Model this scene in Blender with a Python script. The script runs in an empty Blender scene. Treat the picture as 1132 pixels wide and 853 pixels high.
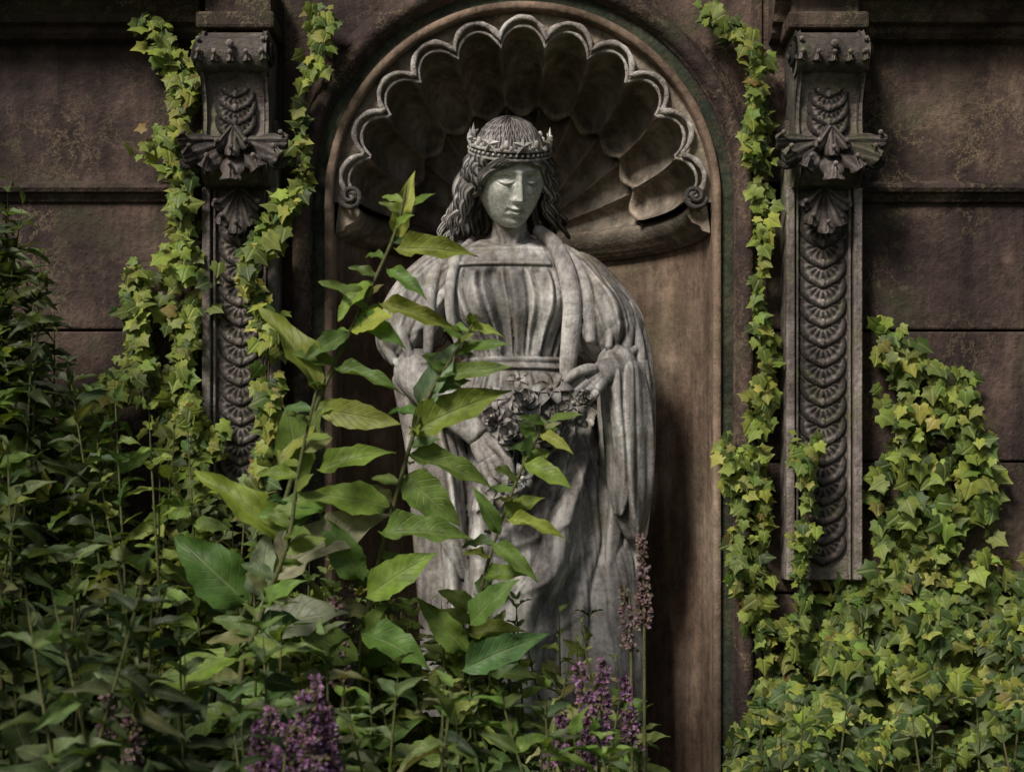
import bpy, math, random
import numpy as np
from mathutils import Vector, Matrix
random.seed(7); rng=np.random.default_rng(7)
sc=bpy.context.scene
PI=math.pi
def W(px,py,y=0.):
    k=(4.5+y)/1800.; return np.array([(px-566)*k, y, 1.5+(600-py)*k])
# ------------------------------------------------------------ helpers
class Geo:
    def __init__(s): s.v=[]; s.f=[]; s.n=0
    def raw(s,v,f):
        v=np.asarray(v,float).reshape(-1,3); s.v.append(v)
        s.f+= [tuple(i+s.n for i in q) for q in f]; s.n+=len(v)
    def grid(s,P,cu=False,cv=False,cap=False):
        P=np.asarray(P,float); m,n=P.shape[:2]; f=[]
        for i in range(m if cu else m-1):
            i2=(i+1)%m
            for j in range(n if cv else n-1):
                j2=(j+1)%n
                f.append((i*n+j,i*n+j2,i2*n+j2,i2*n+j))
        if cap: f.append(tuple(range(n))); f.append(tuple(range((m-1)*n,m*n))[::-1])
        s.raw(P.reshape(-1,3),f)
    def box(s,x0,x1,y0,y1,z0,z1):
        s.raw([(x0,y0,z0),(x1,y0,z0),(x1,y1,z0),(x0,y1,z0),(x0,y0,z1),(x1,y0,z1),(x1,y1,z1),(x0,y1,z1)],
          [(0,3,2,1),(4,5,6,7),(0,1,5,4),(1,2,6,5),(2,3,7,6),(3,0,4,7)])
    def obj(s,name,mat,parent=None,smooth=True,xf=None):
        V=np.concatenate(s.v)
        if xf is not None: V=xf(V)
        me=bpy.data.meshes.new(name); me.from_pydata(V.tolist(),[],s.f)
        me.materials.append(mat)
        me.polygons.foreach_set('use_smooth',[smooth]*len(me.polygons)); me.update()
        ob=bpy.data.objects.new(name,me); sc.collection.objects.link(ob)
        if parent: ob.parent=parent
        return ob
def empty(name):
    e=bpy.data.objects.new(name,None); sc.collection.objects.link(e); return e
def bevel(ob,w,seg=2):
    m=ob.modifiers.new('b','BEVEL'); m.width=w; m.segments=seg; m.limit_method='ANGLE'
def crom(pts,n):
    p=np.asarray(pts,float); k=len(p)
    q=np.vstack([2*p[0]-p[1],p,2*p[-1]-p[-2]])
    t=np.linspace(0,k-1-1e-9,n); i=t.astype(int); u=(t-i)[:,None]
    a,b,c,d=q[i],q[i+1],q[i+2],q[i+3]
    return .5*((2*b)+(c-a)*u+(2*a-5*b+4*c-d)*u**2+(3*b-a-3*c+d)*u**3)
def tube(G,ctrl,n=40,seg=24,fold=None,round_=True):
    """ctrl rows x,y,z,rx,ry ; y negative = toward viewer"""
    C=crom(ctrl,n); P=C[:,:3]; R=np.maximum(C[:,3:5],1e-4)
    T=np.gradient(P,axis=0); T/=np.linalg.norm(T,axis=1)[:,None]+1e-9
    view=np.array([0,-1.,0])
    S=np.cross(T,view); nn=np.linalg.norm(S,axis=1)
    for i in range(n):
        if nn[i]<.15: S[i]=S[i-1] if i else np.array([1.,0,0])
    S/=np.linalg.norm(S,axis=1)[:,None]+1e-9
    for i in range(1,n):
        if np.dot(S[i],S[i-1])<0: S[i]*=-1
    D=np.cross(S,T)
    a=np.linspace(0,2*PI,seg,endpoint=False)
    rows=[]
    t=np.linspace(0,1,n)
    if round_:
        L=np.linalg.norm(np.diff(P,axis=0),axis=1).sum()
        dist0=t*L; dist1=(1-t)*L
    for i in range(n):
        f=1.
        if round_:
            r=R[i].max(); q=min(dist0[i],dist1[i])/r
            if q<1: f=math.sqrt(max(0.02,1-(1-q)**2))
        m=np.ones(seg) if fold is None else fold(a,t[i])
        rows.append(P[i]+np.outer(np.cos(a)*R[i,0]*f*m,S[i])+np.outer(np.sin(a)*R[i,1]*f*m,D[i]))
    G.grid(np.array(rows),cv=True,cap=True)
# ------------------------------------------------------------ materials
def newmat(name):
    m=bpy.data.materials.new(name); m.use_nodes=True; m.node_tree.nodes.clear(); return m,m.node_tree
def N(nt,t,ins=None,**at):
    nd=nt.nodes.new(t)
    for k,v in at.items(): setattr(nd,k,v)
    for k,v in (ins or {}).items():
        if isinstance(v,bpy.types.NodeSocket): nt.links.new(v,nd.inputs[k])
        else: nd.inputs[k].default_value=v
    return nd
def ramp(nt,fac,stops):
    r=N(nt,'ShaderNodeValToRGB',{'Fac':fac}); e=r.color_ramp.elements
    while len(e)<len(stops): e.new(.5)
    for i,(p,c) in enumerate(stops):
        e[i].position=p
        if not hasattr(c,'__len__'): c=(c,c,c)
        e[i].color=(*c,1)
    return r.outputs['Color']
def noise(nt,co,scale,detail=8,rough=.6,dist=0.):
    return N(nt,'ShaderNodeTexNoise',{'Vector':co,'Scale':scale,'Detail':detail,'Roughness':rough,'Distortion':dist}).outputs['Fac']
def mix(nt,fac,a,b,mode='MIX'):
    return N(nt,'ShaderNodeMixRGB',{'Fac':fac,'Color1':a if isinstance(a,bpy.types.NodeSocket) else (*a,1),'Color2':b if isinstance(b,bpy.types.NodeSocket) else (*b,1)},blend_type=mode).outputs['Color']
def mth(nt,op,a,b=0.):
    return N(nt,'ShaderNodeMath',{0:a,1:b},operation=op).outputs[0]
def stone(name,c0,c1,c2,scale=2.5,streak=None,sfac=.6,vein=None,vamt=.7,green=None,gamt=.6,point=False,bump=.35,rough=.85,pc=(.25,1.35),dk=.4):
    m,nt=newmat(name); co=N(nt,'ShaderNodeTexCoord').outputs['Object']
    n1=noise(nt,co,scale,7,.65,.4); col=ramp(nt,n1,[(.3,c0),(.5,c1),(.68,c2)])
    n2=noise(nt,co,scale*11,5,.7); col=mix(nt,.85,col,ramp(nt,n2,[(.3,.42),(.5,1.),(.72,1.55)]),'MULTIPLY')
    if streak:
        mp=N(nt,'ShaderNodeMapping',{'Vector':co,'Scale':(13,13,1.0)}).outputs[0]
        s=noise(nt,mp,1.,6,.65,.3); f=mth(nt,'MULTIPLY',ramp(nt,s,[(.5,0.),(.68,1.)]),sfac)
        col=mix(nt,f,col,streak)
        mp=N(nt,'ShaderNodeMapping',{'Vector':co,'Scale':(9,9,.7),'Location':(5,2,1)}).outputs[0]
        s=noise(nt,mp,1.,6,.65,.3); col=mix(nt,.8,col,ramp(nt,s,[(.4,dk),(.56,1.)]),'MULTIPLY')
    if green:
        g=noise(nt,co,scale*1.3+1,6,.7,.8); col=mix(nt,mth(nt,'MULTIPLY',ramp(nt,g,[(.5,0.),(.64,1.)]),gamt),col,green)
    if vein:
        tot=None
        for sc_,w in ((2.4,.005),(7.,.008)):
            v=mth(nt,'ABSOLUTE',mth(nt,'SUBTRACT',noise(nt,co,sc_,10,.74,.25),.5))
            l=ramp(nt,v,[(0.,1.),(w,0.)])
            p=ramp(nt,noise(nt,co,1.7+sc_*.15,2,.5),[(.44,0.),(.62,1.)])
            l=mth(nt,'MULTIPLY',l,p)
            tot=l if tot is None else mth(nt,'MAXIMUM',tot,l)
        col=mix(nt,mth(nt,'MULTIPLY',tot,vamt),col,vein)
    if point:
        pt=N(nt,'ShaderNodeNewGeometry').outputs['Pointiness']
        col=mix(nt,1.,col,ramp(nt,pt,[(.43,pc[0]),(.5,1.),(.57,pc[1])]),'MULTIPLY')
    b1=noise(nt,co,scale*30,3,.7)
    h=mth(nt,'ADD',mth(nt,'MULTIPLY',n2,1.),mth(nt,'MULTIPLY',b1,.5))
    bp=N(nt,'ShaderNodeBump',{'Strength':bump,'Distance':.012,'Height':h}).outputs[0]
    bs=N(nt,'ShaderNodeBsdfPrincipled',{'Base Color':col,'Roughness':rough,'Normal':bp})
    bs.inputs['Specular IOR Level'].default_value=.3
    N(nt,'ShaderNodeOutputMaterial',{'Surface':bs.outputs[0]}); return m
M_wall=stone('wall_stone',(.014,.009,.009),(.058,.037,.033),(.17,.115,.09),1.9,streak=(.024,.016,.015),vein=(.40,.31,.18),vamt=.55,green=(.05,.05,.027),gamt=.65,bump=.8)
M_niche=stone('niche_stone',(.12,.078,.055),(.225,.155,.115),(.36,.275,.21),1.8,streak=(.08,.052,.038),vein=(.5,.38,.24),vamt=.3,green=(.12,.11,.06),gamt=.5,bump=.5)
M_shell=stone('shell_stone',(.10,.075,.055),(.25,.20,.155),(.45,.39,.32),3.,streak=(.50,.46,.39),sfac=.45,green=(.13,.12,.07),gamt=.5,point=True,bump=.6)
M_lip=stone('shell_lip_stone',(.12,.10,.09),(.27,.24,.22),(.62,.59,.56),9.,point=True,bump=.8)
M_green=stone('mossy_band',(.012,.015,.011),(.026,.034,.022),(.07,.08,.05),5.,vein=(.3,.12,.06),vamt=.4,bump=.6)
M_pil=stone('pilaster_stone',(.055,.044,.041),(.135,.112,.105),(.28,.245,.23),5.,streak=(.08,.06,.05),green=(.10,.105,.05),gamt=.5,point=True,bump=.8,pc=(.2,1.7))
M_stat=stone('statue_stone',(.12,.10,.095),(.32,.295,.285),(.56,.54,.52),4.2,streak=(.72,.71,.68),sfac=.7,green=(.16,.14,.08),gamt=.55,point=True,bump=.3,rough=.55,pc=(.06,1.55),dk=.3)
M_face=stone('face_stone',(.36,.37,.33),(.52,.53,.48),(.62,.63,.58),9.,point=True,bump=.08,rough=.5,pc=(.2,1.25))
M_ground=stone('soil_grass',(.03,.03,.015),(.04,.06,.02),(.07,.09,.03),3.,bump=1.)

def leafmat(name,trans=.35,veins=True):
    m,nt=newmat(name)
    at=N(nt,'ShaderNodeAttribute',attribute_name='Col').outputs['Color']
    co=N(nt,'ShaderNodeTexCoord').outputs['Object']
    col=mix(nt,.8,at,ramp(nt,noise(nt,co,30,2,.6),[(.3,.55),(.5,1.),(.7,1.3)]),'MULTIPLY')
    nrm=None
    if veins:
        uv=N(nt,'ShaderNodeUVMap',uv_map='UVMap').outputs[0]
        sp=N(nt,'ShaderNodeSeparateXYZ',{0:uv}); u=mth(nt,'ABSOLUTE',sp.outputs[0]); v=sp.outputs[1]
        mid=ramp(nt,u,[(.03,1.),(.09,0.)])
        w=mth(nt,'FRACT',mth(nt,'SUBTRACT',mth(nt,'MULTIPLY',v,9.),mth(nt,'MULTIPLY',u,2.4)))
        w=mth(nt,'ABSOLUTE',mth(nt,'SUBTRACT',w,.5))
        sv=ramp(nt,w,[(.0,1.),(.10,0.)])
        vv=mth(nt,'MAXIMUM',mid,mth(nt,'MULTIPLY',sv,.55))
        col=mix(nt,mth(nt,'MULTIPLY',vv,.5),col,mix(nt,.5,at,(.35,.40,.18)))
        nrm=N(nt,'ShaderNodeBump',{'Strength':.5,'Distance':.004,'Height':mth(nt,'SUBTRACT',1.,vv)}).outputs[0]
    bs=N(nt,'ShaderNodeBsdfPrincipled',{'Base Color':col,'Roughness':.5})
    bs.inputs['Specular IOR Level'].default_value=.35
    if nrm: nt.links.new(nrm,bs.inputs['Normal'])
    tr=N(nt,'ShaderNodeBsdfTranslucent',{'Color':mix(nt,1.,col,(1.3,1.3,.6),'MULTIPLY')})
    mx=N(nt,'ShaderNodeMixShader',{0:trans,1:bs.outputs[0],2:tr.outputs[0]})
    N(nt,'ShaderNodeOutputMaterial',{'Surface':mx.outputs[0]}); return m
M_leaf=leafmat('broad_leaf'); M_ivy=leafmat('ivy_leaf',.25,True); M_pet=leafmat('petal',.3,False)
M_stem=stone('plant_stem',(.05,.06,.02),(.09,.10,.035),(.14,.11,.06),12.)
M_vine=stone('vine_bark',(.04,.025,.015),(.08,.05,.03),(.12,.09,.05),12.)

# ------------------------------------------------------------ WALL
CX=.03; CZ=2.445; ZF=.5; ZT=3.55
wall=empty('stone_wall')
def archsweep(G,prof,zb=ZF,na=72):
    rows=[]
    path=[('L',z) for z in np.linspace(zb,CZ,12)[:-1]]+[('A',a) for a in np.linspace(PI,0,na)]+[('R',z) for z in np.linspace(CZ,zb,12)[1:]]
    for k,q in path:
        row=[]
        for r,y in prof:
            if k=='L': row.append((CX-r,y,q))
            elif k=='R': row.append((CX+r,y,q))
            else: row.append((CX+r*math.cos(q),y,CZ+r*math.sin(q)))
        rows.append(row)
    G.grid(np.array(rows))
G=Geo()
archsweep(G,[(.523,.03),(.5235,-.018),(.527,-.024),(.543,-.024),(.546,-.018),(.547,-.004)]); G.obj('niche_jamb',M_niche,wall)
G=Geo(); archsweep(G,[(.547,-.004),(.580,-.004)]); G.obj('dark_band',M_green,wall)
G=Geo()
pr=[(.580,-.004),(.582,-.02)]+[(.61+.026*math.cos(a),-.02-.03*math.sin(a)) for a in np.linspace(PI,0,10)]+[(.640,-.02),(.644,-.006),(.66,-.006),(.66,.02)]
archsweep(G,pr); G.obj('archivolt',M_wall,wall)
# spandrel + side fields
G=Geo(); a=np.linspace(PI,0,72)
lo=np.stack([CX+.66*np.cos(a),np.zeros(72),CZ+.66*np.sin(a)],1); hi=lo.copy(); hi[:,2]=ZT
G.grid(np.stack([lo,hi])); G.obj('spandrel',M_wall,wall,False)
G=Geo(); zs=[W(0,p)[2] for p in (1200,1090,945,800,655,510,365,222)]
random.seed(3)
for sgn in (-1,1):
    for i in range(len(zs)-1):
        z0,z1=zs[i]+.003,zs[i+1]-.003
        edges=[.66, 1.9+random.uniform(-.3,.3) if i%2 else 1.35+random.uniform(-.1,.1), 3.1+random.uniform(-.3,.3),4.3,5.5]
        for e0,e1 in zip(edges[:-1],edges[1:]):
            xa,xb=sorted((CX+sgn*(e0+.003),CX+sgn*(e1-.003)))
            G.box(xa,xb,random.uniform(-.004,.004),.15,z0,z1)
ob=G.obj('ashlar_blocks',M_wall,wall,False); bevel(ob,.006)
G=Geo()
for sgn in (-1,1):
    xa,xb=sorted((CX+sgn*.663,CX+sgn*5.5)); G.box(xa,xb,.012,.15,W(0,200)[2],ZT)
    xa,xb=sorted((CX+sgn*.66,CX+sgn*5.5)); G.box(xa,xb,.151,.9,0,ZT-.02)
xa,xb=CX-.657,CX+.657
G.box(xa,xb,-.03,.9,0,ZF); G.box(xa,xb,.62,.9,ZF+.002,ZT-.02)
ob=G.obj('backing_wall',M_wall,wall,False)
def profx(G,prof,x0,x1,nx=2):
    G.grid(np.array([[(x,y,z) for y,z in prof] for x in np.linspace(x0,x1,nx)]),cap=True)
def pz(p): return W(0,p)[2]
sc_prof=[(.02,pz(226)),(-.012,pz(224)),(-.022,pz(219)),(-.024,pz(216)),(-.036,pz(215)),(-.042,pz(211)),(-.040,pz(207)),(-.03,pz(205)),(-.02,pz(202)),(.03,pz(200))]
cor=[(.03,pz(48)),(-.03,pz(47)),(-.045,pz(42)),(-.05,pz(36)),(-.075,pz(34)),(-.085,pz(26)),(-.11,pz(16)),(-.15,pz(10)),(-.155,pz(0)),(-.20,pz(-2)),(-.21,pz(-14)),(-.25,pz(-30)),(-.26,pz(-60)),(.1,pz(-62))]
G=Geo()
profx(G,sc_prof,-5.4,W(232,0)[0]); profx(G,sc_prof,W(944,0)[0],5.5)
profx(G,cor,-5.4,W(228,0)[0]); profx(G,cor,W(850,0)[0],5.5)
G.obj('cornice',M_wall,wall,False)
G=Geo(); G.box(-5.5,5.5,-.35,.9,ZT,ZT+.12); ob=G.obj('coping',M_wall,wall,False); bevel(ob,.02)
# niche
niche=empty('shell_niche')
G=Geo(); a=np.linspace(PI,0,60)
G.grid(np.array([[(CX+.523*math.cos(t),.03+.523*math.sin(t)*.98,z) for t in a] for z in np.linspace(ZF,CZ,20)]))
G.raw([(CX+.523*math.cos(t),.03+.523*math.sin(t)*.98,ZF+.004) for t in a],[tuple(range(60))])
G.obj('niche_wall',M_niche,niche)
NL=11
def lobe(th): return np.abs(np.sin(th/PI*NL*PI))
th=np.linspace(0,PI,NL*26+1); L=lobe(th)
rows=[]
def ring(rho,phi,yo=0.):
    rows.append(np.stack([CX+rho*np.cos(th)*np.cos(phi),yo+rho*np.sin(phi)+.0*th,CZ+rho*np.sin(th)*np.cos(phi)],1))
ring(.5235+0*L,0*L,.02)
ring(.445+.062*L**.55,0*L,.012)
for q in np.linspace(0,1,16)[1:]:
    phi=np.radians(3+q*(33+7*L))
    rho=(.440+.062*L**.55)*(1-q)+(.435+.035*L**.5)*q - .010*np.exp(-((q-.25)/.1)**2)*L
    ring(rho,phi,.012)
phi_e=np.radians(36+7*L)
ring(.425+.03*L**.5,phi_e+.01,.014); ring(.425+.03*L**.5,phi_e+.04,.014)
ring(.455+.03*L**.5,phi_e+.06,.014); ring(.50+0*L,phi_e+.08,.014)
for q in np.linspace(0,1,26)[1:]:
    phi=(phi_e+.08)*(1-q)+np.radians(88)*q
    rho=.510-.040*(1-L**.7)*(1-q*.6)
    ring(rho,phi,.014)
G=Geo(); G.grid(np.array(rows)); G.obj('shell_flutes',M_shell,niche)
# scalloped lip (double rolled bead)
def arcs(G,off,rad,y):
    t=np.linspace(.01,PI-.01,NL*18+1); r=.440+off+.062*lobe(t)**.55
    C=np.stack([CX+r*np.cos(t),np.full_like(t,y),CZ+r*np.sin(t),np.full_like(t,rad),np.full_like(t,rad)],1)
    P=C[:,:3]; T=np.gradient(P,axis=0); T/=np.linalg.norm(T,axis=1)[:,None]
    Nn=np.stack([T[:,2],0*t,-T[:,0]],1); a=np.linspace(0,2*PI,10,endpoint=False)
    rr=rad*(1+.18*np.sin(t*37)+.12*np.sin(t*91+1))
    G.grid(np.array([P[i]+rr[i]*(np.outer(np.cos(a),Nn[i])+np.outer(np.sin(a),[0,1,0])) for i in range(len(t))]),cv=True,cap=True)
G=Geo(); arcs(G,.005,.0075,-.002); arcs(G,-.016,.0045,.010)
def spiral(G,cx,cz,r,sgn,y):
    t=np.linspace(0,1,60); a=t*3.6*PI; rr=r*(1-t*.85)
    C=np.stack([cx+sgn*rr*np.cos(a),y-.02*t,cz-rr*np.sin(a),.008*(1-.5*t),.010*(1-.5*t)],1); tube(G,C,60,10)
spiral(G,CX-.475,CZ+.01,.033,-1,-.006); spiral(G,CX+.475,CZ+.01,.033,1,-.006)
G.obj('scalloped_lip',M_lip,niche)
G=Geo(); a=np.linspace(PI,0,60)
pr=[(.52,-.085),(.497,-.078),(.492,-.066),(.47,-.055),(.455,-.035),(.452,-.02),(.462,-.008),(.47,-.004),(.478,.004),(.51,.006)]
G.grid(np.array([[(CX+r*math.cos(t),.02+r*.985*math.sin(t),CZ+z) for r,z in pr] for t in a]),cap=True)
G.obj('shell_ledge',M_shell,niche)

# ------------------------------------------------------------ pilasters
def blob(G,c,r,sq=(1,1,1)):
    u=np.linspace(0.01,PI-.01,8)[:,None]; v=np.linspace(0,2*PI,10,endpoint=False)[None,:]
    G.grid(np.stack([c[0]+r*sq[0]*np.sin(u)*np.cos(v),c[1]+r*sq[1]*np.cos(u)+0*v,c[2]+r*sq[2]*np.sin(u)*np.sin(v)],2),cv=True)
def leaflet(G,x0,y0,z0,ang,L,w,out,curl,lob=3,dev=0.):
    """carved acanthus leaflet: runs from (x0,z0) down at angle ang, bulges toward the viewer, tip curls up"""
    nv,nu=22,11; P=np.zeros((nv,nu,3)); dx,dz=math.sin(ang),-math.cos(ang)
    for i,v in enumerate(np.linspace(0,1,nv)):
        ww=w*(math.sin(PI*min(.985,.18+.82*v))**.6)*(1-.28*abs(math.sin(v*PI*lob))**4)
        s=L*math.sin(v*2.0)/math.sin(PI/2) if v<.79 else L*(1-(v-.79)*curl)
        bulge=out*(math.sin(v*PI*.62))
        rise=max(0,v-.72)*L*.55
        for j,u in enumerate(np.linspace(-1,1,nu)):
            rib=.0055*(1-abs(u))**1.5-.010*abs(u)**2 + .0025*math.cos(u*9)
            P[i,j]=(x0+dx*s-dz*ww*u+dev*v*v, y0-bulge-rib, z0+dz*s+dx*ww*u+rise)
    Q=P.copy(); Q[:,:,1]+=.012
    G.grid(P); G.grid(Q); G.grid(np.stack([P[:,0],Q[:,0]])); G.grid(np.stack([P[:,-1],Q[:,-1]])); G.grid(np.stack([P[-1],Q[-1]]))
    blob(G,P[-1,nu//2]+np.array([0,-.002,-.002]),.007)
def scale_disc(G,cx,cz,R,y,tilt=.007):
    """overlapping fish scale: pointed lower lip, raised rim, central drop and side grooves"""
    rr=[0,.16,.20,.34,.38,.60,.68,.76,.84,.94,1.0,1.02]
    hh=[.006,.006,.003,.003,.005,.005,.0,.0,.006,.006,.002,-.012]
    a=np.linspace(PI*.92,PI*2.08,40); P=[]
    pt=1+.10*np.exp(-((a-1.5*PI)/.22)**2)
    gro=.0028*np.cos((a-1.5*PI)*14)
    for r,h in zip(rr,hh):
        x=cx+R*r*np.cos(a)*pt; z=cz+R*.94*r*np.sin(a)*pt
        gg=gro if .3<r<.8 else 0*gro
        P.append(np.stack([x,y-h-gg-tilt*(cz-z)/R,z],1))
    G.grid(np.array(P))
    blob(G,(cx,y-.010,cz-R*.80),.0065,(1,1,1.7))
    for s in (-1,1): blob(G,(cx+s*R*.50,y-.008,cz-R*.62),.0042,(1,1,1.4))
def pilaster(cpx,hw,bot):
    root=empty('carved_pilaster')
    def X(p): return W(cpx+p,0)[0]
    G=Geo()
    G.box(X(-hw),X(hw),-.070,.0,pz(bot),pz(140))
    for s in (-1,1):
        a,b=sorted((X(s*hw),X(s*(hw-9)))); G.box(a,b,-.105,-.0705,pz(bot),pz(216))
        a,b=sorted((X(s*(hw-11)),X(s*(hw-14)))); G.box(a,b,-.092,-.0705,pz(bot),pz(216))
    prof=[(-.0,pz(218)),(-.13,pz(216)),(-.165,pz(208)),(-.18,pz(196)),(-.175,pz(182)),(-.15,pz(168)),(-.14,pz(150)),(-.145,pz(130)),(-.17,pz(112)),(-.20,pz(98)),(-.21,pz(82)),(-.19,pz(66)),(-.16,pz(56)),(.01,pz(54))]
    cz=.76*hw
    profx(G,prof,X(-cz),X(cz))
    for s in (-1,1):
        a,b=sorted((X(s*cz),X(s*(cz+5)))); pr2=[(y-.012,z) for y,z in prof[1:-1]]; profx(G,[(-.0,pz(219))]+pr2+[(.01,pz(52))],a+.001,b)
    ob=G.obj('shaft',M_pil,root,False); bevel(ob,.005)
    G=Geo(); G.box(X(-hw-2),X(hw+2),-.17,.01,pz(52),pz(34)); G.box(X(-hw+4),X(hw-4),-.12,.01,pz(33.8),pz(-10))
    ob=G.obj('abacus',M_wall,root,False); bevel(ob,.008)
    G=Geo()
    py=254; 
    while py<bot-22:
        scale_disc(G,X(0),pz(py),.0640*(hw-14)/26.5,-.073); py+=21.5
    for k,p in enumerate((104,119,134,149)):
        scale_disc(G,X(0),pz(p),.055,-.154)
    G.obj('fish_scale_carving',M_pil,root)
    G=Geo()
    tube(G,[(X(-cz-7),-.185,pz(84),.052,.052),(X(0),-.185,pz(84),.046,.046),(X(cz+7),-.185,pz(84),.052,.052)],20,24,round_=False)
    for s in (-1,1):
        for (yy,pp,rr) in ((-.185,84,.036),(-.15,190,.030)):
            t=np.linspace(0,1,50); a=t*4.4*PI; r=rr*(1-t*.9)
            C=np.stack([np.full(50,X(s*(cz+7))+s*.003)+s*.012*t,yy+r*np.cos(a),pz(pp)+r*np.sin(a),.006+0*t,.006+0*t],1); tube(G,C,50,8)
    # foliage wrapped over the top roll
    for k in range(5):
        leaflet(G,X(-24+12*k),-.165,pz(62),(k-2)*.16,.085,.017,.075,.7,2)
    for s in (-1,1):
        for an in (60,100): leaflet(G,X(s*14),-.205,pz(78),s*math.radians(an),.055,.013,.022,.4,2)
    blob(G,(X(0),-.245,pz(78)),.011)
    G.obj('scroll_roll',M_pil,root)
    G=Geo()
    z0=pz(170)
    for an,L,w,o,dv in ((84,.125,.022,.055,.012),(-84,.125,.022,.055,-.012),(60,.124,.026,.075,.01),(-60,.124,.026,.075,-.01),(34,.115,.026,.090,0),(-34,.115,.026,.090,0),(0,.128,.032,.105,0)):
        leaflet(G,X(0)+math.sin(math.radians(an))*.015,-.150,z0,math.radians(an),L,w,o,.9,3,dv)
    for s in (-1,1):
        spiral(G,X(s*46),pz(194),.024,s,-.19)
    for an,L,w,o in ((35,.075,.016,.02),(-35,.075,.016,.02),(0,.085,.02,.03)):
        leaflet(G,X(0),-.20,pz(160),math.radians(an),L,w,o,.6,2)
    # pendant palmette under the scroll
    for an,L,w,o in ((48,.085,.022,.035),(-48,.085,.022,.035),(22,.115,.024,.045),(-22,.115,.024,.045),(0,.130,.026,.05)):
        leaflet(G,X(0),-.10,pz(218),math.radians(an),L,w,o,.5,2)
    blob(G,(X(0),-.125,pz(262)),.018)
    G.obj('acanthus_carving',M_pil,root)
    return root
random.seed(2)
pilaster(271,40,578); pilaster(903.5,41,640)

# ------------------------------------------------------------ STATUE
statue=empty('crowned_woman_statue')
S0=4.6/1800.
def toL(px,py,d): return (px-566,-d,600-py)
def xfS(V): return V*S0+np.array([0,.10,1.5])
def sm(x,a,b):
    t=np.clip((x-a)/(b-a),0,1); return t*t*(3-2*t)
def fr(x): # rounded folds with sharp valleys
    return 2*np.abs(np.sin(x+.6*np.sin(1.37*x+1.)))-1
def fs(x): # soft ridges, wide valleys
    return 2*(.5+.5*np.sin(x+.5*np.sin(.73*x+2)))**2.2-.7
lv=np.array([[252,564,18,18,2],[264,563,26,25,2],[272,562,44,32,0],[281,561,68,42,0],[294,561,84,52,0],[324,562,95,57,0],[355,566,88,58,0],[385,570,66,50,2],[404,571,56,46,4],[415,571,61,49,4],[440,573,76,54,2],[480,576,88,60,0],[540,582,96,66,0],[620,588,100,70,0],[720,592,102,74,0],[860,592,108,78,0],[1000,592,120,84,0]],float)
nz,na=760,600
py=np.linspace(252,1000,nz); pr=[np.interp(py,lv[:,0],lv[:,k]) for k in range(1,5)]
ker=np.hanning(17); ker/=ker.sum()
pr=[np.convolve(np.pad(q,8,'edge'),ker,'valid') for q in pr]
A=np.linspace(0,2*PI,na,endpoint=False)
ca,sa=np.cos(A),np.sin(A)
e=2/2.3
X=pr[0][:,None]+pr[1][:,None]*np.sign(ca)*np.abs(ca)**e
D=pr[3][:,None]+pr[2][:,None]*np.sign(sa)*np.abs(sa)**e
PY=py[:,None]+0*X; U=(X-pr[0][:,None])/pr[1][:,None]; FR=sm(sa,-.1,.35)[None,:]
def gz(x0,y0,sx,sy,h): return h*np.exp(-((X-x0)/sx)**2-((PY-y0)/sy)**2)
F=np.zeros_like(X)
F+=FR*(gz(534,345,23,24,14)+gz(598,343,23,24,14))
Au=A[None,:]
pl=fr(U*19+.5*np.sin(PY*.05+U*3))*3.2+fs(U*13+1.+.02*(PY-300)*np.sign(U))*3.2
ykw=38+ (PY-276)*.42
F+=FR*pl*sm(PY,303,311)*(1-sm(PY,392,402))
yk=sm(PY,277,280)*(1-sm(PY,301,303))*(1-sm(np.abs(X-558)-ykw,0,3))
F+=FR*yk*1.8+FR*yk*(sm(PY,297,298)-sm(PY,301,302))*1.8+FR*yk*(1-sm(PY,282,284))*1.6
F+=FR*(-7.)*(1-sm(((X-563)/33)**2+((PY-262)/17)**2,.85,1.05))
F+=4.*sm(PY,399,401)*(1-sm(PY,412,414))-1.8*np.exp(-((PY-406)/1.4)**2)
sk=sm(PY,413,470)
th_=np.arctan2(X-668,PY-405); rad=np.hypot(X-668,PY-405)
rt=FR*sm(X-.12*(PY-480),520,566)
F+=sk*(fs(Au*13+.4*np.sin(PY*.013)+.3*np.sin(PY*.03+Au*3))*8.+fr(Au*9+1)*4)*(1-rt*.85)
wob=th_*15+.35*np.sin(rad*.025)+.2*np.sin(rad*.06+th_*9)
F+=rt*sm(PY,425,470)*(fs(wob)*10.*np.clip(rad/120,.35,1.3)+fr(wob*1.9+1)*2.6)
F+=sm(PY,413,425)*fr(Au*20+.01*PY)*1.4*(1-sm(PY,430,600)*.5)
F+=FR*gz(545,650,34,95,17)+FR*gz(640,560,30,70,5)
for k,(yb,am) in enumerate(((560,6),(604,7),(655,7),(715,6),(790,6))):
    yc=yb+ .0035*(X-560)**2*(-1)+ -.22*(X-560)
    dd=(PY-yc)
    F+=FR*am*np.exp(-np.where(dd>0,(dd/6.)**2,(dd/16.)**2))*np.exp(-((X-575)/62)**2)
nrm=np.hypot(ca/pr[1][:,None],sa/pr[2][:,None])
NX=(ca/pr[1][:,None])/nrm; ND=(sa/pr[2][:,None])/nrm
X2=X+NX*F; D2=D+ND*F
GB=Geo(); GB.grid(np.stack([X2-566,-D2,600-PY],2),cv=True,cap=True)
def st(G,pts,n=40,seg=28,fold=None,r=True):
    tube(G,[(*toL(p[0],p[1],p[2]),p[3],p[4]) for p in pts],n,seg,fold,r)
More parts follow.
